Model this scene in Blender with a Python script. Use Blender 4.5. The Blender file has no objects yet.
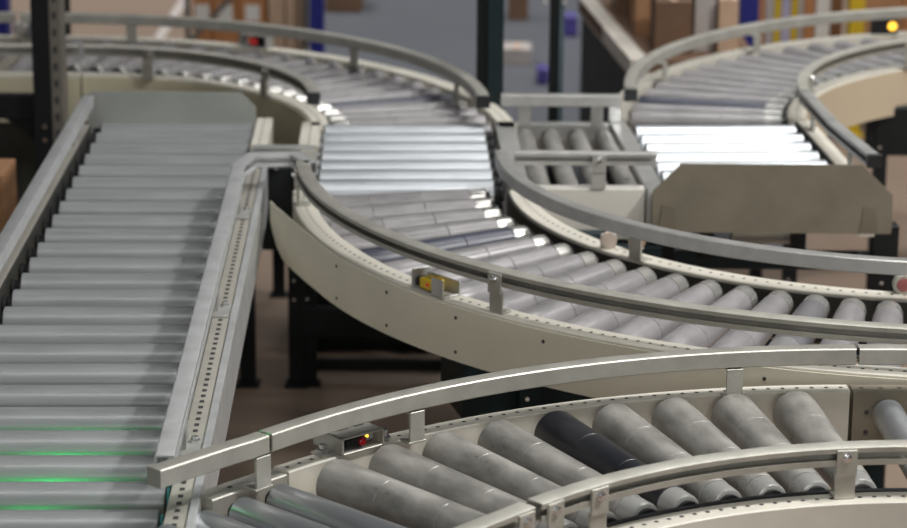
import bpy, math, random
from mathutils import Vector, Matrix
random.seed(7)
scene = bpy.context.scene
COL = scene.collection
U = 1.25            # metres per plan unit; roller plane stands at HZ above the floor
HZ = 0.72
def W(x, y, z=0.0):
    return Vector((x * U, y * U, HZ + z * U))
FL = -HZ / U        # floor level in plan units
R = math.radians

# ------------------------------------------------------------------ materials
def new_mat(name):
    m = bpy.data.materials.new(name); m.use_nodes = True
    return m, m.node_tree.nodes, m.node_tree.links, m.node_tree.nodes['Principled BSDF']
def mat(name, col, rough=.5, metal=0.0, var=.12, scale=14.0, rvar=.1, stretch=None, spec=None, bump=0.0):
    m, n, l, b = new_mat(name)
    tc = n.new('ShaderNodeTexCoord'); mp = n.new('ShaderNodeMapping')
    if stretch: mp.inputs['Scale'].default_value = stretch
    l.new(tc.outputs['Object'], mp.inputs['Vector'])
    nz = n.new('ShaderNodeTexNoise'); nz.inputs['Scale'].default_value = scale
    nz.inputs['Detail'].default_value = 6; nz.inputs['Roughness'].default_value = .6
    l.new(mp.outputs['Vector'], nz.inputs['Vector'])
    rp = n.new('ShaderNodeValToRGB')
    rp.color_ramp.elements[0].position = .3; rp.color_ramp.elements[1].position = .7
    rp.color_ramp.elements[0].color = (*[c * (1 - var) for c in col], 1)
    rp.color_ramp.elements[1].color = (*[min(1, c * (1 + var)) for c in col], 1)
    l.new(nz.outputs['Fac'], rp.inputs['Fac']); l.new(rp.outputs['Color'], b.inputs['Base Color'])
    mr = n.new('ShaderNodeMapRange')
    mr.inputs['To Min'].default_value = max(.02, rough - rvar); mr.inputs['To Max'].default_value = min(1, rough + rvar)
    l.new(nz.outputs['Fac'], mr.inputs['Value']); l.new(mr.outputs['Result'], b.inputs['Roughness'])
    b.inputs['Metallic'].default_value = metal
    if spec is not None: b.inputs['Specular IOR Level'].default_value = spec
    if bump:
        bp = n.new('ShaderNodeBump'); bp.inputs['Strength'].default_value = bump; bp.inputs['Distance'].default_value = .002
        l.new(nz.outputs['Fac'], bp.inputs['Height']); l.new(bp.outputs['Normal'], b.inputs['Normal'])
    return m
def emit(name, col, strength):
    m, n, l, b = new_mat(name)
    b.inputs['Base Color'].default_value = (*col, 1)
    b.inputs['Emission Color'].default_value = (*col, 1); b.inputs['Emission Strength'].default_value = strength
    return m
M = {}
M['frame'] = mat('painted_frame', (.70, .67, .585), .42, 0, .08, 9)
M['line_frame'] = mat('line_frame_paint', (.46, .44, .39), .42, .2, .10, 10)
M['skirt_warm_lit'] = mat('warm_lit_skirt', (.66, .62, .45), .45, 0, .06, 4)  # skirt sheet with the warm light put into its colour
M['galv_cool'] = mat('cool_galvanised', (.72, .74, .74), .40, .6, .10, 20)
M['skirt'] = mat('skirt_sheet', (.78, .745, .61), .45, 0, .06, 4)
M['tan'] = mat('tan_sheet', (.60, .50, .36), .5, 0, .05, 4)
M['cream'] = mat('cream_sheet', (.74, .72, .66), .45, 0, .05, 4)
M['galv'] = mat('galvanised_steel', (.52, .52, .50), .36, .5, .12, 22)
M['galv_warm'] = mat('galvanised_warm', (.47, .46, .41), .44, .42, .14, 18)
M['zinc'] = mat('zinc_bolt', (.72, .73, .74), .22, .95, .1, 40)
M['roller_grey'] = mat('grey_roller', (.30, .312, .32), .42, .25, .12, 16, stretch=(.25, 2, 2))
b_ = M['roller_grey'].node_tree.nodes['Principled BSDF']; b_.inputs['Coat Weight'].default_value = .35; b_.inputs['Coat Roughness'].default_value = .2
M['roller_steel'] = mat('bright_roller', (.62, .65, .68), .42, .92, .10, 12, stretch=(.3, 2, 2))
M['roller_dull'] = mat('dull_steel_roller', (.42, .435, .45), .30, .75, .10, 10, rvar=.03, stretch=(.3, 2, 2))
M['sleeve'] = mat('grey_sleeve', (.255, .245, .252), .31, 0.0, .30, 11, stretch=(.8, 2, 2))
M['sleeve_warm'] = mat('warm_grey_sleeve', (.25, .243, .225), .30, 0.0, .55, 10, stretch=(.8, 2, 2))
M['sleeve_dark'] = mat('black_sleeve', (.020, .021, .026), .36, 0.0, .25, 12)
M['sleeve_slate'] = mat('slate_sleeve', (.16, .155, .165), .4, 0.0, .25, 12)
M['sleeve_navy'] = mat('navy_sleeve', (.06, .065, .09), .36, 0.0, .25, 12)
M['ferrule'] = mat('roller_ferrule', (.66, .65, .62), .25, .7, .05, 6, rvar=.03)
M['ferrule_soft'] = mat('roller_end', (.34, .34, .325), .28, .2, .06, 12)
M['plate'] = mat('brown_grey_plate', (.235, .21, .16), .5, .2, .14, 10)
M['plate_green'] = mat('green_grey_plate', (.40, .42, .39), .5, .25, .10, 10)
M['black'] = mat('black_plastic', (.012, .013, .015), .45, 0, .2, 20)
M['dark'] = mat('dark_steel', (.010, .012, .013), .55, 0, .2, 12, spec=.25)
M['teal_dark'] = mat('dark_teal_steel', (.008, .020, .024), .5, 0, .2, 10, spec=.3)
M['post_face'] = mat('brown_grey_post', (.19, .175, .15), .55, .2, .12, 12)
M['guard'] = mat('dark_guard', (.045, .045, .040), .5, .1, .2, 12)
M['tab'] = mat('tab_patch', (.20, .175, .13), .5, .2, .1, 12)
M['slot'] = mat('slot_dark', (.05, .05, .05), .7, 0, .1, 20)
M['teal'] = mat('teal_belt', (.05, .28, .30), .5, 0, .1, 20)
M['carton'] = mat('carton_board', (.36, .19, .095), .8, 0, .12, 8)
M['carton_dark'] = mat('dark_carton', (.15, .085, .05), .8, 0, .15, 8)
M['carton_light'] = mat('light_carton', (.52, .36, .25), .8, 0, .12, 8)
M['carton_orange'] = mat('orange_carton', (.45, .20, .08), .8, 0, .12, 8)
M['carton_grey'] = mat('grey_carton', (.42, .38, .36), .8, 0, .12, 8)
M['white'] = mat('white_paper', (.75, .72, .68), .7, 0, .05, 10)
M['lilac'] = mat('lilac_wrap', (.40, .37, .50), .4, 0, .3, 10)
M['blue'] = mat('blue_paint', (.012, .016, .20), .45, 0, .1, 10)
M['yellow'] = mat('yellow_paint', (.62, .42, .01), .5, 0, .1, 10)
M['violet'] = mat('violet_plastic', (.07, .055, .26), .45, 0, .1, 10)
M['sensor_yellow'] = mat('yellow_plastic', (.75, .52, .03), .4, 0, .05, 10)
M['red_lens'] = mat('red_lens', (.32, .01, .02), .15, 0, .05, 10)
M['disc_beige'] = mat('beige_reflector', (.50, .42, .36), .55, 0, .12, 30)
M['disc_brown'] = mat('brown_reflector', (.42, .27, .18), .55, 0, .12, 30)
M['lens_dull'] = mat('dull_red_lens', (.30, .10, .10), .2, 0, .1, 10)
M['amber'] = emit('amber_led', (1, .55, .05), 3.0)
M['red_led'] = emit('red_led', (.55, .03, .03), .35)
M['green_led'] = emit('green_led', (.02, 1, .18), 8.0)
M['bench_white'] = mat('white_trim', (.62, .58, .52), .5, 0, .08, 8)

# ------------------------------------------------------------------ mesh builder (plan units in, metres out)
class MB:
    def __init__(s): s.v = []; s.f = []; s.mi = []
    def add(s, vs, fs, mi=0):
        o = len(s.v); s.v += [tuple(v) for v in vs]; s.f += [tuple(i + o for i in f) for f in fs]; s.mi += [mi] * len(fs); return s
    def loft(s, rings, mi=0, closed=False, caps=True):
        n = len(rings[0]); vs = [p for r in rings for p in r]; fs = []
        K = len(rings)
        for k in range(K if closed else K - 1):
            a = k * n; b = ((k + 1) % K) * n
            for i in range(n):
                j = (i + 1) % n; fs.append((a + i, a + j, b + j, b + i))
        if caps and not closed:
            fs.append(tuple(range(n))[::-1]); fs.append(tuple((K - 1) * n + i for i in range(n)))
        return s.add(vs, fs, mi)
    def sweep(s, prof, stations, mi=0):
        # stations: (x, y, nx, ny); profile (s, z)
        return s.loft([[W(x + nx * p, y + ny * p, z) for p, z in prof] for x, y, nx, ny in stations], mi)
    def box(s, x0, x1, y0, y1, z0, z1, mi=0, bev=0.0, rot=0.0, piv=None):
        b = bev
        def ring(z, i):
            return [(x0 + i, y0 + i, z), (x1 - i, y0 + i, z), (x1 - i, y1 - i, z), (x0 + i, y1 - i, z)]
        rs = [ring(z0, b), ring(z0 + b, 0), ring(z1 - b, 0), ring(z1, b)] if b else [ring(z0, 0), ring(z1, 0)]
        if rot:
            cx, cy = piv if piv else ((x0 + x1) / 2, (y0 + y1) / 2); c, sn = math.cos(rot), math.sin(rot)
            rs = [[(cx + (x - cx) * c - (y - cy) * sn, cy + (x - cx) * sn + (y - cy) * c, z) for x, y, z in r] for r in rs]
        return s.loft([[W(*p) for p in r] for r in rs], mi)
    def disc_up(s, x, y, z, r, mi=0, n=8):
        return s.add([W(x + r * math.cos(2 * math.pi * i / n), y + r * math.sin(2 * math.pi * i / n), z) for i in range(n)], [tuple(range(n))], mi)
    def quad_up(s, x, y, z, tx, ty, a, b, mi=0):
        nx, ny = -ty, tx
        return s.add([W(x + tx * i * a + nx * j * b, y + ty * i * a + ny * j * b, z) for i, j in ((-1, -1), (1, -1), (1, 1), (-1, 1))], [(0, 1, 2, 3)], mi)
    def tube(s, p0, p1, prof, mi=0, n=24):
        # prof: list of (t along in units, radius in units); p0,p1 plan-unit points
        a, b = W(*p0), W(*p1); d = (b - a).normalized()
        up = Vector((0, 0, 1)) if abs(d.z) < .9 else Vector((1, 0, 0))
        e1 = d.cross(up).normalized(); e2 = e1.cross(d)
        return s.loft([[a + d * t * U + (e1 * math.cos(2 * math.pi * i / n) + e2 * math.sin(2 * math.pi * i / n)) * r * U for i in range(n)] for t, r in prof], mi)
    def poly_wall(s, pts, thick, axis='y', mi=0):
        # pts (x, z) polygon at y0..y0+thick  -> pts are (x,y,z) and thickness runs along +y
        return s.loft([[W(x, y, z) for x, y, z in pts], [W(x, y + thick, z) for x, y, z in pts]], mi)
    def build(s, name, mats, parent=None, smooth=35):
        me = bpy.data.meshes.new(name)
        off = parent_loc(parent)
        me.from_pydata([(Vector(v) - off)[:] for v in s.v], [], s.f)
        for m in (mats if isinstance(mats, (list, tuple)) else [mats]): me.materials.append(m)
        me.polygons.foreach_set('material_index', s.mi)
        import bmesh
        bm = bmesh.new(); bm.from_mesh(me); bmesh.ops.recalc_face_normals(bm, faces=bm.faces); bm.to_mesh(me); bm.free()
        if smooth:
            me.polygons.foreach_set('use_smooth', [True] * len(me.polygons)); me.set_sharp_from_angle(angle=R(smooth))
        me.update()
        o = bpy.data.objects.new(name, me); COL.objects.link(o)
        if parent is not None: o.parent = parent
        return o
LOCS = {}
def parent_loc(p):
    if p is None: return Vector((0, 0, 0))
    return LOCS.get(p.name, Vector((0, 0, 0)))
def tag(o, label, cat, group=None):
    o['label'] = label; o['category'] = cat
    if group: o['group'] = group
    return o
def thing(name, label, cat, x, y, group=None, z=FL):
    o = bpy.data.objects.new(name, None); COL.objects.link(o); o.empty_display_size = .1
    o.location = W(x, y, z); LOCS[o.name] = W(x, y, z)
    return tag(o, label, cat, group)
def sub(o, parent):     # register a part so that its sub-parts use the same frame
    LOCS[o.name] = parent_loc(parent); return o

def arc(c, a0, a1, n=None):
    n = n or max(3, int(abs(a1 - a0) / 2.0))
    out = []
    for i in range(n + 1):
        a = R(a0 + (a1 - a0) * i / n); out.append((c[0], c[1], math.cos(a), math.sin(a)))
    return out
def line(p0, p1, normal):
    return [(p0[0], p0[1], *normal), (p1[0], p1[1], *normal)]
def polyline(pts):
    # mitred stations, normal on the left-hand side of travel
    out = []
    for i, p in enumerate(pts):
        d = []
        if i > 0: d.append((Vector(p) - Vector(pts[i - 1])).normalized())
        if i < len(pts) - 1: d.append((Vector(pts[i + 1]) - Vector(p)).normalized())
        t = sum(d, Vector((0, 0))).normalized(); k = 1 / max(.3, t.dot(d[0]))
        out.append((p[0], p[1], -t.y * k, t.x * k))
    return out
def boxprof(s0, s1, z0, z1, b=.0015):
    return [(s0 + b, z0), (s1 - b, z0), (s1, z0 + b), (s1, z1 - b), (s1 - b, z1), (s0 + b, z1), (s0, z1 - b), (s0, z0 + b)]
RZ0, RZ1 = .041, .063
def cprof(web, lip, z0=RZ0, z1=RZ1, l=.0068, t=.0022):
    # C channel: closed web at s=web, open side at s=lip
    g = 1 if lip > web else -1; b = .0015 * g; w, d = web, lip; T = t * g
    return [(w + b, z0), (d, z0), (d, z0 + l), (d - T, z0 + l), (d - T, z0 + t), (w + T, z0 + t), (w + T, z1 - t), (d - T, z1 - t),
            (d - T, z1 - l), (d, z1 - l), (d, z1 - .001), (d - b, z1), (w + b, z1), (w, z1 - .0015), (w, z0 + .0015)]
FH = .082           # side frame depth

def side_frame_arc(c, r0, r1, a0, a1, parent, m='frame', holes=True, step=.0185, hr=.0028):
    mb = MB(); mb.sweep(boxprof(r0, r1, -FH, 0), arc(c, a0, a1))
    if holes:
        rm = (r0 + r1) / 2; da = math.degrees(step / rm); n = int(abs(a1 - a0) / da)
        for i in range(n):
            a = R(a0 + (a1 - a0) * (i + .5) / n); mb.disc_up(c[0] + rm * math.cos(a), c[1] + rm * math.sin(a), .0004, hr, 1)
    return mb.build('side_frame', [M[m], M['slot']], parent)
def side_frame_line(p0, p1, nrm, s0, s1, parent, m='frame', slot=None, step=.0225, fh=FH):
    mb = MB(); mb.sweep(boxprof(s0, s1, -fh, 0), line(p0, p1, nrm))
    if slot:
        L = math.dist(p0, p1); n = int(L / step); t = ((p1[0] - p0[0]) / L, (p1[1] - p0[1]) / L); sm = (s0 + s1) / 2
        for i in range(n):
            k = (i + .5) * step
            mb.quad_up(p0[0] + t[0] * k + nrm[0] * sm, p0[1] + t[1] * k + nrm[1] * sm, .0004, t[0], t[1], slot[0], slot[1], 1)
    return mb.build('side_frame', [M[m], M['slot']], parent)
def rail(stations, web, lip, parent, m='galv', z0=RZ0, z1=RZ1):
    o = MB().sweep(cprof(web, lip, z0, z1), stations).build('guard_rail', M[m], parent); return sub(o, parent)
def rail_cap(x, y, rot, railobj, s=.013):
    MB().box(x - s, x + s, y - .004, y + .004, RZ0 - .001, RZ1 + .001, 0, .001, rot).build('end_cap', M['black'], railobj)
def bracket(x, y, ang, parent, front=True, m='galv_warm', w=.012, lo=0.0, hi=None, step=.004):
    """plate standing on the flange; its face looks along direction ang (radians)"""
    if front:
        b = MB()
        b.box(x - .0018, x + .0018, y - w, y + w, .030, .0605, 0, .0006, ang, (x, y))
        xo, yo = x + step * math.cos(ang), y + step * math.sin(ang)
        b.box(xo - .0018, xo + .0018, yo - w, yo + w, lo, .033, 0, .0006, ang, (xo, yo))
        b.box(xo - .020, xo + .002, yo - w, yo + w, lo, lo + .003, 0, .0006, ang, (xo, yo))
        o = sub(b.build('rail_bracket', M[m], parent), parent)
        c = (math.cos(ang), math.sin(ang))
        for z in (.052, ):
            q = MB(); q.tube((x + c[0] * .0015, y + c[1] * .0015, z), (x + c[0] * .02, y + c[1] * .02, z), [(0, .0062), (.0012, .0062), (.0014, .0042), (.0048, .0042), (.0052, .0032)], n=10)
            q.build('bolt', M['zinc'], o)
    else:
        b = MB()
        b.box(x - .0018, x + .0018, y - w, y + w, 0, RZ0 - .0005, 0, .0006, ang, (x, y))
        b.box(x - .022, x + .002, y - w, y + w, RZ0 - .0035, RZ0 - .0005, 0, .0006, ang, (x, y))
        b.box(x - .018, x + .002, y - w * 1.2, y + w * 1.2, 0, .003, 0, .0006, ang, (x, y))
        o = sub(b.build('rail_bracket', M[m], parent), parent)
    return o
def leg(x, y, parent, z1=-FH, w=.016, m='dark', foot=True):
    o = sub(MB().box(x - w, x + w, y - w * .8, y + w * .8, FL + .004, z1, 0, .002).build('leg', M[m], parent), parent)
    if foot: MB().box(x - w * 1.5, x + w * 1.5, y - w * 1.5, y + w * 1.5, FL, FL + .006, 0, .001).build('foot_plate', M[m], o)
    for z in (-.17, -.21, -.35, -.39):
        MB().tube((x - .004, y - w * .8, z), (x - .004, y - w * .8 - .01, z), [(0, .0035), (.002, .0035)], n=8).build('bolt', M['zinc'], o)
    return o
def crossbar(x0, x1, y, z, parent, h=.02, m='dark'):
    return MB().box(x0, x1, y - .008, y + .008, z - h, z + h, 0, .002).build('crossbar', M[m], parent)

# ---------------------------------------------------------------- rollers
def mesh_tube(name, prof, mats, n=28, grooves=()):
    """tube along +X in metres from a (t, r) profile given in plan units"""
    vs, fs = [], []
    for t, r in prof:
        for i in range(n):
            a = 2 * math.pi * i / n; vs.append((t * U, r * U * math.cos(a), r * U * math.sin(a)))
    for k in range(len(prof) - 1):
        for i in range(n):
            j = (i + 1) % n; fs.append((k * n + i, (k + 1) * n + i, (k + 1) * n + j, k * n + j))
    fs.append(tuple(range(n))); fs.append(tuple((len(prof) - 1) * n + i for i in range(n))[::-1])
    me = bpy.data.meshes.new(name); me.from_pydata(vs, [], fs)
    for m in mats: me.materials.append(m)
    me.polygons.foreach_set('use_smooth', [True] * len(me.polygons)); me.set_sharp_from_angle(angle=R(35)); me.update()
    return me
def copy_obj(o, parent):
    c = o.copy(); COL.objects.link(c); c.parent = parent; return c
def roller_proto(parent, L, r, m, heads=()):
    """straight roller; heads: (position, radius, length, material)"""
    me = mesh_tube('roller', [(-.008, r * .3), (0, r * .3), (0, r - .002), (.0015, r), (L - .0015, r), (L, r - .002), (L, r * .3), (L + .008, r * .3)], [m])
    o = bpy.data.objects.new('roller', me); COL.objects.link(o); o.parent = parent
    for (t, hr, hl, hm, nm) in heads:
        hme = mesh_tube(nm, [(t, hr * .8), (t + hl * .1, hr), (t + hl * .4, hr), (t + hl * .5, hr * .86), (t + hl * .6, hr), (t + hl * .9, hr), (t + hl, hr * .8)], [hm], 16)
        h = bpy.data.objects.new(nm, hme); COL.objects.link(h); h.parent = o
    return o
def place_roller(o, parent, x, y, z, ang, roll=0.0, tilt=0.0):
    o.location = W(x, y, z) - parent_loc(parent)
    o.rotation_euler = (Matrix.Rotation(ang, 3, 'Z') @ Matrix.Rotation(tilt, 3, 'Y') @ Matrix.Rotation(roll, 3, 'X')).to_euler()
def dup(o, parent):
    c = copy_obj(o, parent)
    for ch in list(o.children): copy_obj(ch, c)
    return c
def straight_rollers(parent, starts, ang, L, r, m, heads=(), top=-.004):
    p = roller_proto(parent, L, r, m, heads); out = []
    for i, (x, y) in enumerate(starts):
        o = p if i == 0 else dup(p, parent)
        place_roller(o, parent, x, y, top - r, ang, random.uniform(0, 6.28)); out.append(o)
    return out
def tapered_rollers(parent, c, angles, r0, r1, d0, d1, msl, ferr=.026, top=.006, special=None, segs=3, mf='ferrule', drop=0.0):
    """tapered rollers between radius r0 (inner, radius d0) and r1 (outer, radius d1), three sleeves and a steel ferrule each"""
    L = r1 - r0; k = (d1 - d0) / L
    core = mesh_tube('roller', [(-.01, d0 * .3), (0, d0 * .3), (0, d0 * .80), (.0012, d0 * .92), (.003, d0 * .96), (.006, (d0 + k * .006) * .97), (ferr, (d0 + k * ferr) * .97), (ferr + .0004, (d0 + k * ferr) * .88), (L - .004, d1 * .8), (L, d1 * .5), (L + .008, d0 * .3)], [M[mf]])
    edges = [ferr + (L - .002 - ferr) * i / segs for i in range(segs + 1)]
    sl = []
    for i in range(segs):
        a, b = edges[i] + (.0003 if i else .0022), edges[i + 1] - .0003
        ra, rb = d0 + k * a, d0 + k * b; e = .0006
        last = i == segs - 1
        pr = [(a, ra - e), (a + e, ra), ((a + b) / 2, (ra + rb) / 2)]
        pr += [(b - .004, rb), (b - .001, rb - .001), (b, rb - .003)] if last else [(b - e, rb), (b, rb - e)]
        sl.append(mesh_tube('sleeve', pr, [msl]))
    tilt = math.atan(k + drop / L)
    hubme = mesh_tube('hub', [(-.006, d0 * .5), (-.005, d0 * .72), (.0004, d0 * .72), (.0006, d0 * .5)], [M['black']], 18)
    for i, a in enumerate(angles):
        o = bpy.data.objects.new('roller', core); COL.objects.link(o); o.parent = parent
        for j, me in enumerate(sl):
            h = bpy.data.objects.new('sleeve', me); COL.objects.link(h); h.parent = o
            if special and (i, j) in special:
                h.material_slots[0].link = 'OBJECT'; h.material_slots[0].material = special[(i, j)]
        hb = bpy.data.objects.new('hub', hubme); COL.objects.link(hb); hb.parent = o
        ar = R(a)
        # axis sinks towards the big end so that the carrying line stays level
        place_roller(o, parent, c[0] + r0 * math.cos(ar), c[1] + r0 * math.sin(ar), top - d0, ar, random.uniform(0, 6.28), tilt)

LA = -.0287                                         # heading of the left and centre lines
LD = (math.sin(LA), math.cos(LA)); LN = (math.cos(LA), -math.sin(LA))     # along, across
def lp(s, y): return (-.2202 + LA * y + s, y)       # point on the left/centre lines: offset s at depth y

# ================================================================== setting
fl = MB(); fl.add([(-16, -3, 0), (16, -3, 0), (16, 24, 0), (-16, 24, 0)], [(0, 1, 2, 3)])
m, n, l, b = new_mat('concrete_floor')
tc = n.new('ShaderNodeTexCoord'); sep = n.new('ShaderNodeSeparateXYZ'); l.new(tc.outputs['Object'], sep.inputs[0])
def mth(op, a, bb=None):
    q = n.new('ShaderNodeMath'); q.operation = op
    for i, v in enumerate((a, bb)):
        if v is None: continue
        if isinstance(v, (int, float)): q.inputs[i].default_value = v
        else: l.new(v, q.inputs[i])
    return q.outputs[0]
strip = mth('MULTIPLY', mth('MULTIPLY', mth('GREATER_THAN', sep.outputs[0], -.98), mth('LESS_THAN', sep.outputs[0], 1.1)), mth('GREATER_THAN', sep.outputs[1], 7.3))  # mask of the far floor band that is coloured blue-grey
nz = n.new('ShaderNodeTexNoise'); nz.inputs['Scale'].default_value = 1.3; nz.inputs['Detail'].default_value = 8; l.new(tc.outputs['Object'], nz.inputs['Vector'])
r1 = n.new('ShaderNodeValToRGB'); r1.color_ramp.elements[0].color = (.185, .133, .10, 1); r1.color_ramp.elements[1].color = (.26, .195, .147, 1); l.new(nz.outputs['Fac'], r1.inputs['Fac'])
r2 = n.new('ShaderNodeValToRGB'); r2.color_ramp.elements[0].color = (.080, .086, .100, 1); r2.color_ramp.elements[1].color = (.108, .115, .132, 1); l.new(nz.outputs['Fac'], r2.inputs['Fac'])
mx = n.new('ShaderNodeMix'); mx.data_type = 'RGBA'; l.new(strip, mx.inputs[0]); l.new(r1.outputs[0], mx.inputs[6]); l.new(r2.outputs[0], mx.inputs[7])
l.new(mx.outputs[2], b.inputs['Base Color']); b.inputs['Roughness'].default_value = .5
o = fl.build('floor', m, None, 0); o['kind'] = 'structure'
wl = MB().add([(-16, 24, 0), (16, 24, 0), (16, 24, 8), (-16, 24, 8), (-16, 24.2, 0), (16, 24.2, 0), (16, 24.2, 8), (-16, 24.2, 8)], [(0, 1, 2, 3), (4, 5, 6, 7), (0, 1, 5, 4), (2, 3, 7, 6), (0, 3, 7, 4), (1, 2, 6, 5)])
o = wl.build('wall_back', mat('wall_panel', (.5, .5, .5), .7), None, 0); o['kind'] = 'structure'
ln = MB(); ln.loft([[Vector((-1.36, 7.0, .0005)), Vector((-1.315, 7.0, .0005)), Vector((-1.315, 7.0, .003)), Vector((-1.36, 7.0, .003))], [Vector((-1.36, 16, .0005)), Vector((-1.315, 16, .0005)), Vector((-1.315, 16, .003)), Vector((-1.36, 16, .003))]])
o = ln.build('trim_1', M['carton_grey'], None, 0); o['kind'] = 'structure'

# ================================================================== left straight conveyor
L = thing('straight_conveyor', 'long straight conveyor of matte grey rollers filling the left side of the photo', 'conveyor', -.5, 3.4)
y0, y1 = 2.05, 4.60
p0, p1 = lp(0, y0), lp(0, 4.26)
side_frame_line(p0, p1, LN, -.0265, 0, L, 'line_frame', (.0050, .0030))
side_frame_line(lp(0, 4.447), lp(0, 4.69), LN, -.031, 0, L, 'frame', (.120, .0006), step=.24)
side_frame_line(lp(0, y0), lp(0, 4.63), LN, -.374, -.349, L, 'line_frame')
side_frame_line(lp(0, y0), lp(0, 4.63), LN, -.3485, -.3465, L, 'guard', fh=.075)
starts = [lp(-.330, 4.020 - .0900 * k) for k in range(-7, 22)]
heads = [(-.016, .015, .016, M['black'], 'drive_head'), (.2960, .0185, .009, M['teal'], 'belt_ring')]
straight_rollers(L, starts, -LA * 0 + math.atan2(LN[1], LN[0]), .295, .0245, M['roller_grey'], heads)
# outer ridge of the right frame
MB().sweep(boxprof(0.0, .010, -FH, .004, .001), line(lp(0, y0), lp(0, 4.255), LN)).build('edge_strip', M['galv_cool'], L)
rl = rail(polyline([lp(-.0162, 2.585), lp(-.0162, 4.025), (-.337, 4.093), (-.282, 4.101), (-.2515, 4.035)]), .022, 0, L, 'galv_cool')
rr = rail(line(lp(0, 2.2), lp(0, 4.60), LN), -.336, -.357, L, 'galv_cool')
for y in (2.78, 3.36, 3.92):
    x_, y_ = lp(-.012, y)
    o = sub(MB().box(x_ - .024, x_ + .010, y_ - .03, y_ + .03, .0, .004, 0, .001).box(x_ - .012, x_ - .006, y_ - .012, y_ + .012, .003, .045, 0, .001).build('rail_bracket', M['galv'], L), L)
    MB().tube((x_ + .002, y_ + .018, .004), (x_ + .002, y_ + .018, .03), [(0, .006), (.003, .006), (.003, .004), (.007, .004)], n=8).build('bolt', M['zinc'], o)
for y in (2.6, 3.3, 4.45):
    x_, y_ = lp(-.358, y)
    MB().box(x_ - .004, x_ + .004, y_ - .02, y_ + .02, 0, .045, 0, .001).build('rail_bracket', M['galv'], L)
MB().poly_wall([(-.712, 4.668, -.05), (-.712, 4.668, .050), (-.700, 4.668, .0545), (-.415, 4.668, .0545), (-.386, 4.668, .025), (-.386, 4.668, -.05)], .004).build('end_plate', M['plate_green'], L)
MB().box(-.372, -.262, 4.405, 4.43, -.03, .006, 0, .002).build('tie_bar', M['galv'], L)
MB().box(-.345, -.283, 4.275, 4.29, -.155, -.004, 0, .002).build('cover_panel', M['dark'], L)
MB().tube((-.318, 4.27, -.004), (-.318, 4.27, .02), [(0, .005), (.004, .005)], n=8).build('bolt', M['zinc'], L)
for x_ in (-.418, -.68): leg(x_, 4.775, L)
for x_ in (-.335, -.66): leg(x_, 2.3, L)
crossbar(-.68, -.418, 4.775, -.45, L); crossbar(-.68, -.418, 4.775, -.12, L, .03)
crossbar(-.66, -.335, 2.3, -.40, L)

# ================================================================== centre straight conveyor (bright rollers)
S = thing('straight_conveyor', 'short straight section of shiny bright steel rollers in the centre, between two curves', 'conveyor', 0, 4.35)
side_frame_line(lp(0, 4.447), lp(0, 4.655), LN, .058, .095, S, 'frame', (.100, .0006), step=.2)
side_frame_line(lp(0, 4.14), lp(0, 4.66), LN, .432, .470, S, 'galv')
side_frame_line(lp(0, 4.14), lp(0, 4.405), LN, .062, .095, S, 'galv_warm', fh=.07)
straight_rollers(S, [lp(.103, 4.155 + .0750 * k) for k in range(7)], math.atan2(LN[1], LN[0]), .306, .0260, M['roller_steel'], [(.306, .0135, .018, M['black'], 'drive_head')], top=.006)
for x_ in (-.318, .108): leg(x_, 4.776, S)
crossbar(-.318, .108, 4.776, -.44, S, .032); crossbar(-.318, .108, 4.776, -.12, S, .03); crossbar(-.318, .108, 4.79, -.535, S, .012)

# ================================================================== centre curve
Cm = (.7822, 4.1333)
Mv = thing('curved_conveyor', 'wide centre curve of grey tapered rollers sweeping round to the right edge, beige outer skirt', 'conveyor', .1, 3.5)
side_frame_arc(Cm, 1.022, 1.0600, -178, -99.5, Mv)
side_frame_arc(Cm, 1.022, 1.0600, -99.1, -88, Mv, 'galv_warm')
side_frame_arc(Cm, .651, .688, -178, -88, Mv)
ak = [-101.8 - (4.1 * k + .07 * k * (k - 1) / 2) for k in range(17)]
sp = {(12, j): M['sleeve_navy'] for j in range(3)}
sp.update({(2, 0): M['sleeve_slate'], (2, 1): M['sleeve_slate']})
tapered_rollers(Mv, Cm, [-93.5 + 0, -97.6] + ak, .728, 1.019, .0210, .0290, M['sleeve'], ferr=.028, top=.010, drop=.012, special={(i + 2, j): v for (i, j), v in sp.items()})
# skirt: arc then straight loose tip
st = arc(Cm, -92, -160, 40)
e = R(-160); tx, ty = math.sin(e), -math.cos(e)
end = (Cm[0] + 1.0625 * math.cos(e), Cm[1] + 1.0625 * math.sin(e))
sk = MB(); rings = []
for x, y, nx, ny in st:
    rings.append([W(x + nx * s_, y + ny * s_, z) for s_, z in ((1.0612, -.004), (1.064, -.004), (1.064, -.086), (1.0612, -.086))])
for t, zt, zb in ((.07, -.004, -.088), (.14, -.004, -.088), (.20, -.004, -.085), (.235, -.004, -.073), (.258, -.004, -.055), (.275, -.002, -.036)):
    x, y = end[0] + tx * t, end[1] + ty * t; nx, ny = math.cos(e), math.sin(e)
    rings.append([W(x + nx * s_, y + ny * s_, z) for s_, z in ((-.0014, zt), (.0014, zt), (.0014, zb), (-.0014, zb))])
sk.loft(rings); so = sub(sk.build('skirt_panel', M['skirt'], Mv), Mv)
for a in range(-155, -95, 9):
    c, s_ = math.cos(R(a)), math.sin(R(a))
    for z in (-.02, -.072):
        MB().tube((Cm[0] + 1.0635 * c, Cm[1] + 1.0635 * s_, z), (Cm[0] + 1.09 * c, Cm[1] + 1.09 * s_, z), [(0, .0028), (.0015, .0028)], n=8).build('rivet', M['slot'], so)
rail(arc(Cm, -175.6, -88), 1.030, 1.054, Mv, 'galv_warm')
st_in = [(Cm[0] - .710, 4.30, 1, 0)]
rail(arc(Cm, -181, -88), .712, .690, Mv, 'galv')
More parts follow.
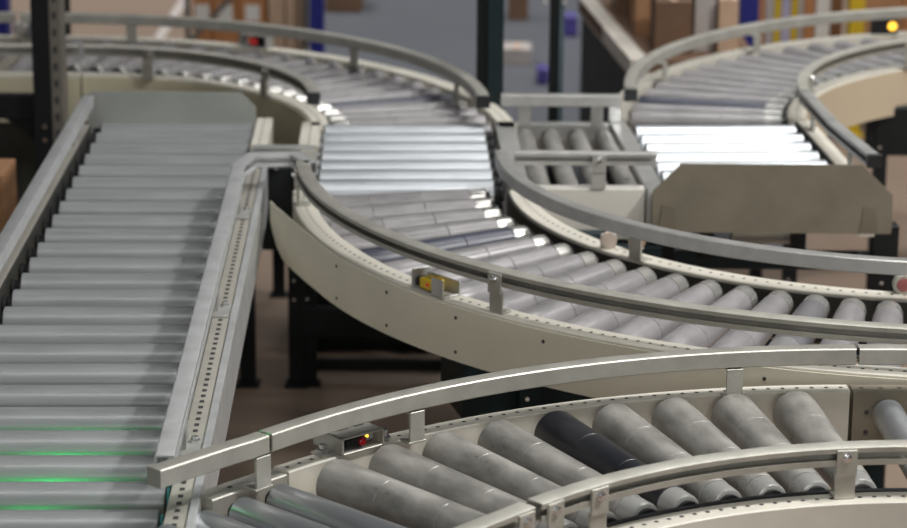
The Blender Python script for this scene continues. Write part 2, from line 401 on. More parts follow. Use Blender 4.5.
for a in (-133.2, -172.5): bracket(Cm[0] + 1.0565 * math.cos(R(a)), Cm[1] + 1.0565 * math.sin(R(a)), R(a), Mv, True, step=-.004)
for a in (-136.6,): bracket(Cm[0] + .690 * math.cos(R(a)), Cm[1] + .690 * math.sin(R(a)), R(a), Mv, False)
# photo eye in an open bracket on the outer frame
def uni(c, r, a): return (c[0] + r * math.cos(R(a)), c[1] + r * math.sin(R(a)))
x_, y_ = uni(Cm, 1.043, -141.2); rot = R(-141.2 + 90)
def loc2(x, y, rot, u, v): return (x + u * math.cos(rot) - v * math.sin(rot), y + u * math.sin(rot) + v * math.cos(rot))
eye = MB()
def lbox(mb, x, y, rot, u0, u1, v0, v1, z0, z1, mi=0, bev=.0008): return mb.box(x + u0, x + u1, y + v0, y + v1, z0, z1, mi, bev, rot, (x, y))
lbox(eye, x_, y_, rot, -.030, .046, -.018, .016, 0, .003); lbox(eye, x_, y_, rot, -.030, .046, .0135, .016, 0, .022)
lbox(eye, x_, y_, rot, -.030, -.0275, -.016, .016, 0, .029); lbox(eye, x_, y_, rot, .020, .046, -.018, -.0155, 0, .028)
eo = sub(eye.build('photo_eye', M['galv'], Mv), Mv)
q = MB(); lbox(q, x_, y_, rot, -.012, .020, -.0145, .006, .004, .021, 0, .002); q.build('sensor_body', M['sensor_yellow'], eo)
q = MB(); lbox(q, x_, y_, rot, .004, .009, -.016, -.0140, .010, .015); q.build('sensor_lens', M['red_led'], eo)
q = MB(); lbox(q, x_, y_, rot, -.026, -.018, -.012, .006, .005, .018, 0, .002); q.build('cable_plug', M['black'], eo)
# round reflectors on the inner frame
for x_, y_, mm, zz, bz in ((.243, 3.728, 'disc_beige', .014, -.02), (.287, 3.722, 'disc_brown', .014, 0), (.664, 3.492, 'lens_dull', .014, -.02)):
    rb = sub(MB().box(x_ - .012, x_ + .012, y_, y_ + .004, bz, .024, 0, .001).build('reflector_bracket', M['galv'], Mv), Mv)
    rf = sub(MB().tube((x_, y_, zz), (x_ + .004, y_ - .1, zz), [(0, .0135), (.0045, .0135), (.0055, .0122)], n=24).build('reflector', M['galv_warm' if mm == 'lens_dull' else mm], rb), rb) if mm != 'lens_dull' else MB().tube((x_, y_, zz), (x_ + .004, y_ - .1, zz), [(0, .0155), (.0105, .0155), (.012, .0140)], n=24).build('reflector_housing', M['galv_warm'], rb)
    if mm == 'lens_dull': MB().tube((x_, y_ - .0122, zz), (x_ + .004, y_ - .1122, zz), [(0, .0105), (.001, .0105), (.002, .006)], n=24).build('reflector', M['lens_dull'], rb)
MB().sweep(boxprof(.6885, .6915, -.078, -.005, .0006), arc(Cm, -178, -88)).build('belt_guard', M['guard'], Mv)
# plain dark teal box and legs below
MB().box(.015, .30, 3.60, 3.74, -.245, -.150, 0, .004, R(14), (.015, 3.60)).build('dark_box', M['teal_dark'], Mv)
for x_, y_ in ((.12, 3.62), (.62, 3.44), (.70, 3.13), (.19, 3.33)): leg(x_, y_, Mv, -FH, .016, 'teal_dark')
MB().box(.20, .70, 3.70, 3.73, -.17, -.10, 0, .003).build('crossbar', M['teal_dark'], Mv)

# ================================================================== upper left curve
Cu = (-.907, 4.5553)
Uv = thing('curved_conveyor', 'curve of tapered rollers at upper left behind the grey straight conveyor', 'conveyor', -.3, 5.2)
Ci = (-.7895, 4.5995)
side_frame_arc(Ci, .513, .548, 3, 71.6, Uv); side_frame_arc(Ci, .513, .548, 72, 90, Uv); side_frame_arc(Cu, .995, 1.030, 4, 95, Uv)
MB().sweep([(.5095, -.004), (.5120, -.004), (.5120, -.100), (.5095, -.100)], arc(Ci, 2, 90)).build('skirt_panel', M['skirt_warm_lit'], Uv)
au = [6.28 + 4.28 * k for k in range(20)]
tapered_rollers(Uv, Cu, au, .681, .985, .0165, .0220, M['sleeve'], ferr=.03, top=.0, mf='ferrule', special={(4, j): M['sleeve_navy'] for j in range(3)})
MB().sweep(boxprof(.5485, .5515, -.078, -.005, .0006), arc(Ci, 3, 90)).build('belt_guard', M['guard'], Uv)
ro = rail(arc(Cu, 3.5, 94.8), .951, .975, Uv, 'galv_warm'); rail_cap(*uni(Cu, .963, 3.2), 0, ro)
ro = rail(arc(Ci, 4, 89.6), .530, .508, Uv, 'galv_warm'); x_, y_ = uni(Ci, .519, 3.2); rail_cap(x_, y_, R(4), ro)
for a in (43.7, 17.2, 79.5): x_, y_ = uni(Cu, .953, a); bracket(x_, y_, R(a + 180), Uv, False)
for a in (73.5, 37.2): x_, y_ = uni(Ci, .507, a); bracket(x_, y_, R(a + 180), Uv, True, lo=-.002)
x_, y_ = uni(Cu, 1.012, 63); rot = R(63 - 90)
q = MB(); lbox(q, x_, y_, rot, -.035, .035, -.016, .016, 0, .003); lbox(q, x_, y_, rot, -.035, .035, -.016, .016, .027, .030); lbox(q, x_, y_, rot, -.035, -.032, -.016, .016, 0, .03); lbox(q, x_, y_, rot, .032, .035, -.016, .016, 0, .03)
eo = sub(q.build('photo_eye', M['galv'], Uv), Uv)
q = MB(); lbox(q, x_, y_, rot, -.012, .022, -.01, .01, .004, .022, 0, .002); q.build('sensor_body', M['black'], eo)
q = MB(); lbox(q, x_, y_, rot, -.010, .008, -.0125, -.0095, .006, .021); q.build('sensor_lens', M['red_led'], eo)
for a in (20, 60, 88):
    leg(*uni(Cu, 1.012, a), Uv, -FH, .014); leg(*uni(Ci, .530, a), Uv, -FH, .014)

# ================================================================== far left straight conveyor
V = thing('straight_conveyor', 'straight conveyor end at far left edge behind the dark perforated post', 'conveyor', -1.2, 5.3)
xa, xb, xc = -1.75, -.793, -.998
ya = Ci[1] + .513
side_frame_line((xb, ya + .012), (xa, ya + .012), (0, 1), -.012, .023, V); side_frame_line((xc, ya + .438), (xa, ya + .438), (0, 1), 0, .035, V)
MB().box(xa, xb, ya - .0155, ya - .0135, -.10, -.004).build('skirt_panel', M['skirt_warm_lit'], V)
straight_rollers(V, [(-.86 - .09 * k, ya + .058) for k in range(9)], R(90), .355, .02, M['sleeve'])
rail(line((xb - .002, ya), (xa, ya), (0, 1)), .017, -.005, V, 'galv_warm'); rail(line((xc, ya), (xa, ya), (0, 1)), .395, .418, V, 'galv_warm')
for x_ in (-1.16, -1.6):
    for d in (.02, .445): leg(x_, ya + d, V)
    MB().box(x_ - .012, x_ + .012, ya + .004, ya + .01, 0, .045, 0, .001).build('rail_bracket', M['galv_warm'], V)
    MB().box(x_ - .012, x_ + .012, ya + .419, ya + .425, 0, .045, 0, .001).build('rail_bracket', M['galv_warm'], V)
MB().box(xa, -.800, 5.20, 5.215, -.50, -.12, 0, .002).build('lower_guard', M['guard'], V)
rb = sub(MB().box(-.99, -.955, 5.56, 5.566, -.0, .04, 0, .001).build('reflector_bracket', M['galv_warm'], V), V)
MB().tube((-.995, 5.56, .02), (-.995, 5.4, .02), [(0, .018), (.006, .018), (.012, .012)], n=20).build('reflector', M['white'], rb)
MB().box(-.972, -.948, 5.545, 5.56, 0, .038, 0, .002).build('sensor_body', M['lilac'], rb)

# ================================================================== right curve and its straight end
RA = -.055; RD = (math.sin(RA), math.cos(RA)); RN = (math.cos(RA), -math.sin(RA))
def rp(s, y): return (.347 - .055 * (y - 4.624) + s, y)
Cr = (1.397, 4.6856)
Rv = thing('curved_conveyor', 'curve of tapered rollers at upper right swinging off the right edge, tan inner panel', 'conveyor', .9, 5.2)
side_frame_arc(Cr, 1.060, 1.095, 178, 88, Rv); side_frame_arc(Cr, .706, .742, 177, 88, Rv)
MB().sweep([(.7035, -.004), (.7055, -.004), (.7055, -.100), (.7035, -.100)], arc(Cr, 172, 88)).build('skirt_panel', M['tan'], Rv)
ar = [174.7 - 4.28 * k for k in range(21)]
tapered_rollers(Rv, Cr, ar, .752, 1.052, .0165, .0220, M['sleeve'], ferr=.036, top=.0, mf='ferrule_soft', special={(2, j): M['sleeve_navy'] for j in range(3)})
MB().sweep(boxprof(.7425, .7455, -.078, -.005, .0006), arc(Cr, 177, 88)).build('belt_guard', M['guard'], Rv)
ro = rail(arc(Cr, 179.3, 88), 1.044, 1.066, Rv, 'galv_warm'); x_, y_ = uni(Cr, 1.055, 180); rail_cap(x_, y_, 0, ro)
rail(arc(Cr, 179.6, 88), .727, .705, Rv, 'galv_warm')
for a in (157, 134, 103): x_, y_ = uni(Cr, 1.038, a); bracket(x_, y_, R(a + 180), Rv, False)
for a in (126, 165): x_, y_ = uni(Cr, .703, a); bracket(x_, y_, R(a + 180), Rv, True)
x_, y_ = uni(Cr, 1.078, 111.4)
q = sub(MB().box(x_ - .03, x_ + .03, y_ - .01, y_ + .01, 0, .035, 0, .002).build('photo_eye', M['black'], Rv), Rv)
MB().tube((x_ + .018, y_ - .01, .020), (x_ + .018, y_ - .1, .020), [(0, .010), (.003, .010)], n=16).build('sensor_lens', M['amber'], q)
for a in (170, 130, 95):
    for r_ in (.724, 1.078): leg(*uni(Cr, r_, a), Rv, -FH, .014)
x_, y_ = uni(Cr, .72, 128)
MB().box(x_ - .05, x_ + .05, y_ - .02, y_ + .03, -.19, -.08, 0, .004).build('support_bracket', M['dark'], Rv)

T = thing('straight_conveyor', 'short straight section of gleaming white-bright rollers at right, with brown-grey end plate', 'conveyor', .52, 4.35)
side_frame_line(rp(0, 4.105), rp(0, 4.69), RN, -.042, -.010, T, 'galv'); side_frame_line(rp(0, 4.105), rp(0, 4.69), RN, .326, .356, T, 'frame')
straight_rollers(T, [rp(0, 4.165 + .0750 * k) for k in range(7)], math.atan2(RN[1], RN[0]), .310, .026, M['roller_steel'], [(.310, .0135, .014, M['black'], 'drive_head')], top=.006)
side_frame_line(rp(0, 4.105), rp(0, 4.685), RN, .3225, .3255, T, 'guard', fh=.06)
rr_ = rail(polyline([(.6815, 4.682), (.694, 4.40), (.724, 4.135)]), .011, -.011, T, 'galv'); rail_cap(.725, 4.131, R(6), rr_)
for y in (4.62, 4.28): x_, y_ = rp(.342, y); MB().box(x_ - .003, x_ + .003, y_ - .015, y_ + .015, 0, .045, 0, .001).build('rail_bracket', M['galv'], T)
zt, zb = .054, -.067
ep = MB(); pts = [(.341, zb), (.752, zb), (.754, -.055), (.752, .002), (.698, zt), (.388, zt), (.341, .006)]
ep.poly_wall([(x, 4.088, z) for x, z in pts], .004); epo = sub(ep.build('end_plate', M['plate'], T), T)
for cx in (.368, .714):
    MB().poly_wall([(cx - .016, 4.0862, zb), (cx + .016, 4.0862, zb), (cx + .010, 4.0862, -.022), (cx - .010, 4.0862, -.018)], .002).build('corner_tab', M['tab'], epo)
for x_ in (.364, .755): leg(x_, 4.16, T, -.067, .022)
for x_ in (.44, .60): MB().box(x_ - .012, x_ + .012, 4.12, 4.15, -.125, -.06, 0, .002).build('hanger', M['dark'], T)
MB().box(.364, .755, 4.15, 4.17, -.150, -.118, 0, .003).build('crossbar', M['teal_dark'], T)
MB().box(.36, .70, 4.55, 4.58, -.16, -.09, 0, .003).build('crossbar', M['dark'], T)
MB().tube((.49, 4.2, -.085), (.60, 4.2, -.085), [(0, .03), (.11, .03)], n=20).build('motor', M['galv_warm'], T)

# ================================================================== transfer conveyor between the two lines
X = thing('transfer_conveyor', 'small cross conveyor of four grey rollers between the centre and right lines', 'conveyor', .22, 4.42)
side_frame_line((.118, 4.655), (.300, 4.655), (0, 1), 0, .024, X, 'galv'); 
nf = MB().box(.135, .330, 4.128, 4.156, -.092, 0, 0, .002); nf.build('side_frame', M['cream'], X)
straight_rollers(X, [(x_ + .004, 4.165) for x_ in (.153, .203, .255, .308)], R(90) + .046, .482, .0178, M['sleeve_warm'], top=-.006)
rail(line((.089, 4.632), (.316, 4.632), (0, 1)), -.011, .011, X, 'galv'); rail(line((.104, 4.137), (.350, 4.137), (0, 1)), .011, -.011, X, 'galv')
bracket(.250, 4.124, R(-90), X, True, 'galv', step=-.003)
for x_ in (.135, .275): MB().box(x_ - .012, x_ + .012, 4.642, 4.648, 0, .045, 0, .001).build('rail_bracket', M['galv'], X)
MB().box(.300, .322, 4.67, 4.69, 0, .03, 0, .002).build('end_block', M['zinc'], X)
for x_, y_ in ((.15, 4.64), (.29, 4.64), (.17, 4.2), (.30, 4.2)): leg(x_, y_, X, -.06, .012)
MB().tube((.16, 4.05, -.066), (.262, 4.05, -.066), [(0, .012), (.10, .012)], n=16).build('drive_shaft', M['teal_dark'], X)
MB().box(.15, .36, 4.10, 4.125, -.15, -.095, 0, .003).build('crossbar', M['teal_dark'], X)

# ================================================================== near curve
Cn = (.5434, 2.0212)
N = thing('curved_conveyor', 'nearest curve of large tapered rollers with one black roller, across the bottom', 'conveyor', .2, 2.8)
side_frame_arc(Cn, 1.0035, 1.031, 91.6, 137, N, step=.0188); side_frame_arc(Cn, .6036, .637, 91.6, 137, N, step=.0165)
an = [96.0 + 4.77 * k for k in range(9)]
tapered_rollers(N, Cn, an,   .652, .982, .0205, .0305, M['sleeve_warm'], ferr=.032, mf='ferrule_soft', top=.010, special={(4, j): M['sleeve_dark'] for j in range(3)})
MB().sweep(boxprof(.6375, .645, -.012, .0015, .001), arc(Cn, 91.6, 137)).build('edge_strip', M['black'], N)
rail(arc(Cn, 91.5, 139.6), .984, 1.006, N, 'galv_warm'); 
rail(arc(Cn, 91.5, 136.6), .638, .615, N, 'galv_warm')
for a in (126.6, 100.7): x_, y_ = uni(Cn, .9835, a); bracket(x_, y_, R(a + 180), N, False, w=.0105)
for a in (98.9, 128.6, 134.8): x_, y_ = uni(Cn, .6135, a); bracket(x_, y_, R(a + 180), N, True, step=-.004 if a < 100 else -.003)
# photo eye with a red lens
x_, y_ = uni(Cn, 1.020, 130.5); rot = R(130.5 - 90)
q = MB()
for u0, u1, v0, v1, z0, z1 in ((-.034, .030, -.022, .036, 0, .003), (-.034, .030, -.022, .036, .0200, .0225), (-.034, -.0315, -.022, .036, 0, .0225), (.0275, .030, -.022, .036, 0, .0225), (-.034, .030,   .0335, .036, 0, .0225), (-.056, -.034, -.012, .012, 0, .003)):
    lbox(q, x_, y_, rot, u0, u1, v0, v1, z0, z1)
for uu in (-.012, .012):
    lx, ly = loc2(x_, y_, rot, uu, .006); q.quad_up(lx, ly, .0227, math.cos(rot), math.sin(rot), .008, .0022, 1)
eo = sub(q.build('photo_eye', [M['galv_warm'], M['slot']], N), N)
q = MB(); lbox(q, x_, y_, rot, -.024, .006, -.017, .012, .005, .018, 0, .003); q.build('sensor_body', M['black'], eo)
q = MB(); c_, s_ = math.sin(rot), -math.cos(rot); lx, ly = loc2(x_, y_, rot, -.001, -.017)
q.tube((lx, ly, .0115), (lx + c_ * .05, ly + s_ * .05, .0115), [(0, .0050), (.003, .0050), (.004, .004)], n=16); q.build('sensor_lens', M['red_lens'], eo)
q = MB(); lbox(q, x_, y_, rot, .006, .0085, -.0185, -.015, .0145, .0185); q.build('indicator_light', M['amber'], eo)
q = MB(); lbox(q, x_, y_, rot, .011, .024, -.008, .012, .005, .018, 0, .003); q.build('cable_plug', M['galv'], eo)
q = MB(); lx, ly = loc2(x_, y_, rot, -.046, 0); q.tube((lx, ly, .003), (lx, ly, .03), [(0, .008), (.004, .008), (.004, .005), (.010, .005)], n=8); q.build('bolt', M['zinc'], eo)
q = MB(); lx, ly = loc2(x_, y_, rot, .042, -.004); q.tube((lx, ly, .0005), (lx, ly, .03), [(0, .010), (.004, .010), (.004, .006), (.013, .006)], n=8); q.build('bolt', M['zinc'], eo)
for a in (95, 133):
    for r_ in (.62, 1.017): leg(*uni(Cn, r_, a), N, -FH, .013)

# right end of the near curve
NR = thing('straight_conveyor', 'stub of straight conveyor at the right edge beyond the near curve, one shiny roller', 'conveyor', .62, 2.85)
ea = 91.35; er = (math.cos(R(ea)), math.sin(R(ea))); et = (er[1], -er[0])
def npt(t, r): return (Cn[0] + er[0] * r + et[0] * t, Cn[1] + er[1] * r + et[1] * t)
side_frame_line(npt(.0, 0), npt(.5, 0), er, 1.000, 1.031, NR, 'plate', (.0028, .0024), step=.025, fh=.09)
side_frame_line(npt(.0, 0), npt(.5, 0), er, .6036, .637, NR, 'frame', (.0026, .0022), step=.02)
straight_rollers(NR, [npt(.042 + .115 * k, .664) for k in range(4)], R(ea), .318, .0205, M['roller_steel'], [(.318, .010, .014, M['zinc'], 'axle_nut')])
rail(line(npt(.002, 0), npt(.5, 0), er), .984, 1.006, NR, 'galv_warm'); rail(line(npt(.002, 0), npt(.5, 0), er), .638, .615, NR, 'galv_warm')
x_, y_ = npt(.060, .6135); bracket(x_, y_, R(ea + 180), NR, True, step=-.004)
mbw = MB()
for t in (.018, .045, .075, .11):
    for z in (-.028, -.055): 
        x_, y_ = npt(t, .9995); mbw.tube((x_, y_, z), (x_ - er[0], y_ - er[1], z), [(0, .0032), (.0006, .0032)], n=8)
mbw.build('bolt_holes', M['slot'], NR)
for t in (.30, .45):
    for r_ in (.62, 1.015): leg(*npt(t, r_), NR, -.09, .013)

# left end of the near curve, butting on the left conveyor
NL = thing('straight_conveyor', 'short run of dull steel rollers joining near curve to the left conveyor', 'conveyor', -.15, 2.5)
ea2 = 137.3; er2 = (math.cos(R(ea2)), math.sin(R(ea2))); et2 = (-er2[1], er2[0])
def nlp(t, r): return (Cn[0] + er2[0] * r + et2[0] * t, Cn[1] + er2[1] * r + et2[1] * t)
side_frame_line(nlp(.002, 0), nlp(.118, 0), er2, 1.000, 1.032, NL, 'galv_warm', (.0034, .003), step=.05)
side_frame_line(nlp(.002, 0), nlp(.36, 0), er2, .6036, .637, NL, 'frame')
straight_rollers(NL, [nlp(.035 + .058 * k, .664) for k in range(5)], R(ea2), .316, .0205, M['roller_dull'], [(.316, .011, .012, M['black'], 'drive_head')], top=.002)
rail([(Cn[0], Cn[1], math.cos(R(139.9)), math.sin(R(139.9))), (Cn[0], Cn[1], math.cos(R(141)), math.sin(R(141)))] + [(Cn[0] + .0 + et2[0] * t, Cn[1] + et2[1] * t, *er2) for t in (.10, .2055)], .984, 1.006, NL, 'galv_warm')
rail([(Cn[0] + et2[0] * t, Cn[1] + et2[1] * t, *er2) for t in (.004, .3)], .638, .615, NL, 'galv_warm')
x_, y_ = nlp(.2062, .995); MB().box(x_ - .0115, x_ + .0115, y_ - .001, y_ + .0012, RZ0, RZ1, 0, .0005, R(ea2), (x_, y_)).build('rail_end', M['galv_warm'], NL)
x_, y_ = nlp(.055, .9835); bracket(x_, y_, R(ea2 + 180), NL, False, w=.011)
x_, y_ = nlp(.02, .6135); bracket(x_, y_, R(ea2 + 180), NL, True, step=-.003)
for t, r_ in ((.08, 1.015), (.08, .62), (.3, .62)): leg(*nlp(t, r_), NL, -FH, .013)

CB = thing('shade_blocker', 'low black added cabinet on the floor in the shadow under the centre conveyors', 'blocker', -.06, 5.13)  # invented block, keeps light off the floor and fills in the dark area
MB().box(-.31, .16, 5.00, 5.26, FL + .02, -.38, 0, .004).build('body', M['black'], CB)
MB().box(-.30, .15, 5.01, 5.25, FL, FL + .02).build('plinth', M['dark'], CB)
MB().box(-.295, -.075, 4.994, 5.00, FL + .03, -.39, 0, .002).build('front_panel', M['dark'], CB)
MB().box(-.065, .155, 4.994, 5.00, FL + .03, -.39, 0, .002).build('front_panel', M['dark'], CB)

# ================================================================== posts
P = thing('support_post', 'tall dark perforated steel post at upper left, in front of the far curve', 'post', -.813, 4.85)
pb = MB().box(-.848, -.812, 4.85, 4.92, FL, .45, 0, .001).build('post_side', M['dark'], P)
pf = MB().box(-.812, -.790, 4.855, 4.92, FL, .45, 0, .002)
for k in range(28):
    z = -.52 + .0345 * k
    pf.add([W(-.802 + i * .0042, 4.8546, z + j * .0075) for i, j in ((-1, -1), (1, -1), (1, 1), (-1, 1))], [(0, 1, 2, 3)], 1)
pf.build('perforated_face', [M['post_face'], M['slot']], P)
MB().box(-1.25, -.846, 4.87, 4.90, -.045, .004, 0, .002).build('arm', M['dark'], P)
MB().poly_wall([(-.95, 4.875, -.02), (-.846, 4.875, -.03), (-.846, 4.875, -.10), (-.875, 4.875, -.07)], .012).build('gusset', M['dark'], P)
for z in (-.055, -.083): MB().tube((-.828, 4.85, z), (-.828, 4.7, z), [(0, .005), (.003, .005)], n=8).build('bolt', M['zinc'], P)
MB().box(-.87, -.76, 4.83, 4.94, FL, FL + .008, 0, .001).build('base_plate', M['dark'], P)
tag(MB().box(-.930, -.913, 5.74, 5.765, FL, .35, 0, .001).build('thin_post', M['dark']), 'narrow dark post behind far left guard rail, next to the perforated post', 'post')
P2 = thing('support_post', 'thick dark steel column at top centre behind the cross conveyor', 'post', .07, 4.87)
MB().box(.066, .097, 4.85, 4.91, FL, .45, 0, .002).build('post_face', M['teal_dark'], P2); MB().box(.043, .066, 4.865, 4.91, FL, .45, 0, .002).build('post_flange', M['dark'], P2)
MB().box(.02, .12, 4.83, 4.93, FL, FL + .008, 0, .001).build('base_plate', M['dark'], P2)
P3 = thing('support_post', 'slim dark steel channel post with pale edge, right of the thick dark column', 'post', .207, 4.96)
MB().box(.193, .212, 4.955, 4.985, FL, .45, 0, .001).build('post_face', M['dark'], P3)
MB().box(.212, .222, 4.950, 4.985, FL, .45, 0, .001).build('post_edge', mat('slate_edge', (.09, .13, .15), .4, .3), P3)
for x_ in (.183, .222): MB().tube((x_, 4.95, .19), (x_, 4.8, .19), [(0, .006), (.004, .006)], n=8).build('bolt', M['zinc'], P3)
MB().box(.18, .23, 4.94, 5.0, FL, FL + .008, 0, .001).build('base_plate', M['dark'], P3)
def post(name, label, x, y, w, d, z1, m, cat='post'):
    o = thing(name, label, cat, x, y)
    MB().box(x - w, x + w, y - d, y + d, FL + .006, z1, 0, .001).build('upright', M[m], o)
    MB().box(x - w * 1.6, x + w * 1.6, y - d * 1.6, y + d * 1.6, FL, FL + .006, 0, .001).build('foot_plate', M[m], o)
    return o
post('rack_upright', 'blue rack upright at the left of the grey aisle, beside pale cartons', -.421, 7.40, .021, .03, .35, 'blue')
post('rack_upright', 'blue rack upright behind the upper right curve', .868, 7.20, .027, .03, .35, 'blue')
post('rack_upright', 'yellow upright behind the upper right curve, by the right edge', 1.188, 7.22, .022, .03, .35, 'yellow')
post('rack_upright', 'blue upright at the far left top corner of the photo', -1.305, 7.0, .020, .03, .35, 'blue')

# ================================================================== background goods
def carton(label, x0, x1, y0, y1, z0, z1, m, lab=None, group=None, name='carton', cat='box'):
    o = thing(name, label, cat, (x0 + x1) / 2, (y0 + y1) / 2, group, z0)
    MB().box(x0, x1, y0, y1, z0, z1, 0, .002).build('body', M[m], o)
    MB().box((x0 + x1) / 2 - .008, (x0 + x1) / 2 + .008, y0 - .0006, y1, z1 - .0005, z1 + .0008).build('tape', M['carton_light'], o)
    if lab: MB().box(lab[0], lab[1], y0 - .0012, y0 - .0002, lab[2], lab[3]).build('paper_label', M['white'], o)
    return o
# left rack
SH = thing('storage_rack', 'low storage rack carrying brown cartons behind the upper left curve', 'rack', -.66, 7.55)
MB().box(-.83, -.45, 7.42, 7.78, -.44, -.425, 0, .002).build('shelf', M['carton_grey'], SH)
for x_ in (-.82, -.46):
    for y_ in (7.44, 7.76): MB().box(x_ - .008, x_ + .008, y_ - .012, y_ + .012, FL, .32, 0, .001).build('upright', M['post_face'], SH)
MB().tube((-.83, 7.405, -.36), (-.60, 7.405, -.12), [(0, .008), (.384, .008)], n=8).build('brace', M['post_face'], SH)
MB().box(-.83, -.45, 7.42, 7.78, -.02, -.005, 0, .002).build('shelf', M['carton_grey'], SH)
for i, (a, b_, lx) in enumerate(((-.805, -.748, -.776), (-.744, -.668, -.705), (-.664, -.580, -.622))):
    carton(('orange-brown carton with white label, leftmost on the rack behind the upper left curve', 'orange-brown carton with white label, middle one on the rack behind the upper left curve', 'orange-brown carton with white label, on the left rack next to pale cartons')[i], a, b_, 7.45, 7.70, -.425, -.14, 'carton_orange', (lx - .022, lx + .022, -.285, -.235), 'labelled cartons on left rack')
carton('narrow pale carton standing upright on the left rack, beside the labelled ones', -.572, -.524, 7.44, 7.70, -.425, -.08, 'carton_light', None, 'pale cartons on left rack')
carton('narrow pale carton standing upright on the left rack, nearest the blue upright', -.519, -.474, 7.44, 7.70, -.425, -.09, 'carton_light', None, 'pale cartons on left rack')
carton('large brown carton at the left edge beside the grey straight conveyor', -1.06, -.842, 4.45, 4.59, FL, -.062, 'carton')
carton('dark brown carton on the grey aisle at the top, left of the thick column', -.50, -.36, 9.35, 9.6, FL, FL + .12, 'carton_dark')
carton('small pinkish-brown carton on the aisle just right of the thick column', .165, .262, 8.30, 8.42, FL, FL + .055, 'carton_grey')
carton('brown carton standing on the aisle behind the slim post, at the top', .20, .275, 9.2, 9.3, FL, FL + .14, 'carton_dark')
tag(MB().box(.395, .445, 8.85, 8.93, FL, FL + .08, 0, .006).build('plastic_tote', M['violet']), 'violet plastic tote on the aisle right of the slim post', 'tote')
tag(MB().box(.270, .308, 7.95, 8.03, FL, FL + .055, 0, .006).build('plastic_tote', M['violet']), 'small violet plastic tote behind the cross conveyor rail, left of the slim post', 'tote')
# bench with a pale edge, running away from the camera
B = thing('packing_bench', 'dark bench with pale top edge running away behind the upper right curve', 'bench', .55, 6.4)
bt = [(.425, 5.86), (.343, 6.79), (.735, 6.79), (.735, 5.86)]
MB().loft([[W(x, y, -.135) for x, y in bt], [W(x, y, -.10) for x, y in bt]]).build('bench_top', M['carton_dark'], B)
MB().loft([[W(.425, 5.855, -.14), W(.47, 5.855, -.14), W(.47, 5.855, -.098), W(.425, 5.855, -.098)], [W(.343, 6.795, -.14), W(.388, 6.795, -.14), W(.388, 6.795, -.098), W(.343, 6.795, -.098)]]).build('edge_trim', M['bench_white'], B)
MB().loft([[W(.432, 5.87, -.50), W(.45, 5.87, -.50), W(.45, 5.87, -.14), W(.432, 5.87, -.14)], [W(.352, 6.78, -.50), W(.37, 6.78, -.50), W(.37, 6.78, -.14), W(.352, 6.78, -.14)]]).build('shaded_side', M['dark'], B)  # face in shadow, its shade put into the dark colour
for x_, y_ in ((.45, 5.9), (.375, 6.75), (.715, 5.9), (.715, 6.75)): MB().box(x_ - .015, x_ + .015, y_ - .015, y_ + .015, FL, -.135, 0, .001).build('leg', M['dark'], B)
g = 'cartons on the bench'
carton('dark brown carton at the near end of the bench with pale edge', .49, .58, 5.95, 6.12, -.10, .03, 'carton_dark', None, g)
carton('brown carton on the bench behind the near dark one', .46, .54, 6.20, 6.4, -.10, .08, 'carton', None, g)
carton('grey-white carton on the bench, right of the near dark one', .590, .640, 5.98, 6.16, -.10, .05, 'carton_grey', None, g)
carton('light brown carton at the right end of the bench', .645, .692, 5.95, 6.15, -.10, .035, 'carton_light', None, g)
carton('tall dark carton at the far end of the bench', .43, .58, 6.5, 6.7, -.10, .2, 'carton_dark', None, g)
carton('grey carton at the far right of the bench', .60, .70, 6.4, 6.6, -.10, .2, 'carton_grey', None, g)
# cartons standing in a row behind the right curve
K = thing('storage_rack', 'storage rack with a row of upright cartons behind the upper right curve', 'rack', 1.15, 7.42)
MB().box(.80, 1.75, 7.26, 7.62, -.40, -.385, 0, .002).build('shelf', M['carton_grey'], K)
for x_ in (.81, 1.74):
    for y_ in (7.27, 7.60): MB().box(x_ - .010, x_ + .010, y_ - .01, y_ + .01, FL, .3, 0, .001).build('upright', M['post_face'], K)
row = [(.905, .928, 'carton_orange', 'orange-brown'), (.931, .955, 'carton_grey', 'grey'), (.958, .976, 'yellow', 'yellow'), (.979, 1.006, 'lilac', 'lilac wrapped'), (1.009, 1.026, 'yellow', 'thin yellow'),
       (1.029, 1.044, 'carton_grey', 'thin grey'), (1.047, 1.078, 'carton_orange', 'bright orange-brown'), (1.082, 1.125, 'white', 'whitish'), (1.128, 1.162, 'carton', 'brown'), (1.215, 1.34, 'carton', 'wide brown'), (1.345, 1.46, 'carton_orange', 'wide orange-brown')]
after = ['first right of the blue upright', 'second right of the blue upright', 'just left of the lilac wrapped one', 'between two yellow ones', 'just right of the lilac wrapped one', 'left of the bright orange-brown one', 'left of the whitish one', 'between two brown ones', 'just left of the yellow upright', 'just right of the yellow upright', 'at the right edge']
for (a, b_, mm, nm), af in zip(row, after):
    carton(f'{nm} upright carton on the right rack, {af}', a, b_, 7.30, 7.55, -.385, .12 + random.uniform(-.02, .05), mm, None, 'upright cartons on the right rack')

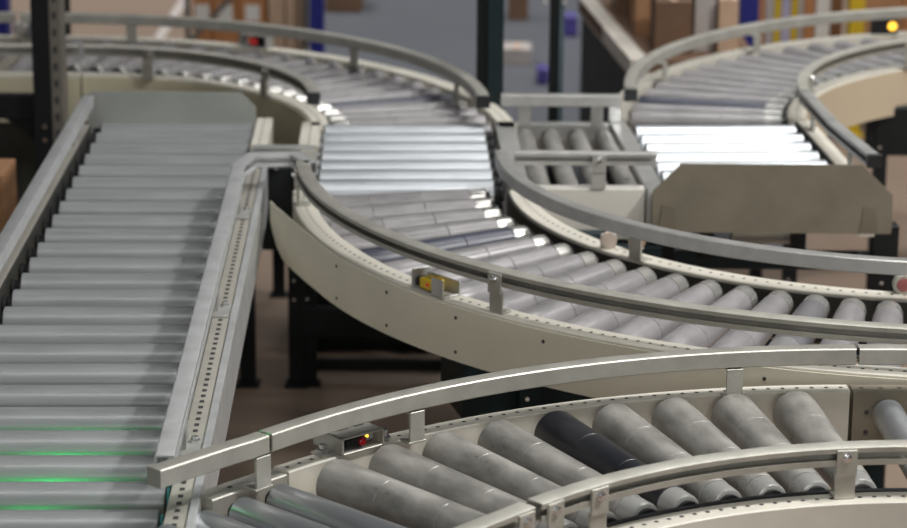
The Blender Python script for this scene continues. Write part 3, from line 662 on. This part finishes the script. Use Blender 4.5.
# ================================================================== green status lamp by the left conveyor's near end
G = thing('status_lamp', 'green lamp bar under the near rollers of the left conveyor, its glow showing between them', 'lamp', -.480, 2.72)
MB().box(-.52, -.44, 2.68, 2.76, FL, FL + .006, 0, .001).build('base_plate', M['dark'], G)
MB().tube((-.480, 2.72, FL + .006), (-.480, 2.72, 1), [(0, .008), (-FL - .006 - .110, .008)], n=12).build('stand', M['dark'], G)
MB().box(-.492, -.468, 2.60, 2.84, -.110, -.098, 0, .002).build('bar', M['dark'], G)
MB().box(-.468, -.428, 2.60, 2.84, -.110, -.106).build('bracket', M['dark'], G)
MB().box(-.432, -.428, 2.60, 2.84, -.106, -.0545).build('side_shield', M['dark'], G)  # added to block green light spilling to the right
GL = [(-.478, 2.812), (-.479, 2.722), (-.486, 2.632)]
for x_, y_ in GL:
    MB().tube((x_, y_, -.098), (x_, y_, 1), [(0, .008), (.006, .008), (.010, .005)], n=14).build('lamp_lens', M['green_led'], G)
# ================================================================== light
def area(name, x, y, z, sx, sy, power, rot=(0, 0, 0), col=(1, 1, 1)):
    d = bpy.data.lights.new(name, 'AREA'); d.shape = 'RECTANGLE'; d.size = sx; d.size_y = sy; d.energy = power; d.color = col
    o = bpy.data.objects.new(name, d); COL.objects.link(o); o.location = (x, y, z); o.rotation_euler = rot; return o
for x, y, pw, sx, sp_ in ((-.6, 2.2, 15, 2.4, 100), (1.6, 2.6, 60, 2.4, 100), (3.6, 3.4, 400, .5, 180), (4.6, 6.4, 90, 2.0, 180), (1.6, 6.0, 40, 1.6, 100),
                 (-2.8, 9.8, 70, 2.4, 100), (1.2, 10.2, 80, 2.4, 100), (5.0, 9.8, 50, 2.4, 110), (-3, 13.5, 130, 2.4, 100), (1.2, 13.5, 80, 2.4, 100), (5.5, 13.5, 60, 2.4, 100)):
    area('ceiling_light', x, y, 5.4, sx, .6, pw, (0, 0, 0), (1, .985, .96)).data.spread = R(sp_)
area('ceiling_light', 1.1, 6.6, 3.9, 1.2, .5, 7, (0, 0, 0), (.98, .99, 1)).data.spread = R(75)
area('front_fill_light', .8, -4.0, 2.9, 3.6, 1.8, 175, (R(80), 0, 0), (1, .98, .95))  # added fill light behind the camera, brightens the camera-facing sides
for x_, y_ in GL:
    gl = bpy.data.lights.new('green_light', 'POINT'); gl.energy = .9; gl.color = (.02, 1, .2); gl.shadow_soft_size = .006
    go = bpy.data.objects.new('green_light', gl); COL.objects.link(go); go.location = W(x_, y_, -.078)
wd = bpy.data.worlds.new('hall'); scene.world = wd; wd.use_nodes = True
bg = wd.node_tree.nodes['Background']; bg.inputs['Color'].default_value = (.80, .86, .95, 1); bg.inputs['Strength'].default_value = .05

# ================================================================== camera
cd = bpy.data.cameras.new('camera'); cam = bpy.data.objects.new('camera', cd); COL.objects.link(cam)
cd.sensor_width = 36; cd.lens = 2453.4 / 907 * 36; cd.clip_end = 200
cam.location = W(0, 0, 1.0)
cam.rotation_euler = (Matrix.Rotation(R(90) - .26893, 3, 'X') @ Matrix.Rotation(.00777, 3, 'Z')).to_euler()
cd.dof.use_dof = True; cd.dof.focus_distance = 3.85; cd.dof.aperture_fstop = 4.8
scene.camera = cam
vs = scene.view_settings; vs.view_transform = 'Standard'; vs.look = 'None'; vs.gamma = 1; vs.use_curve_mapping = False; vs.exposure = -0.52
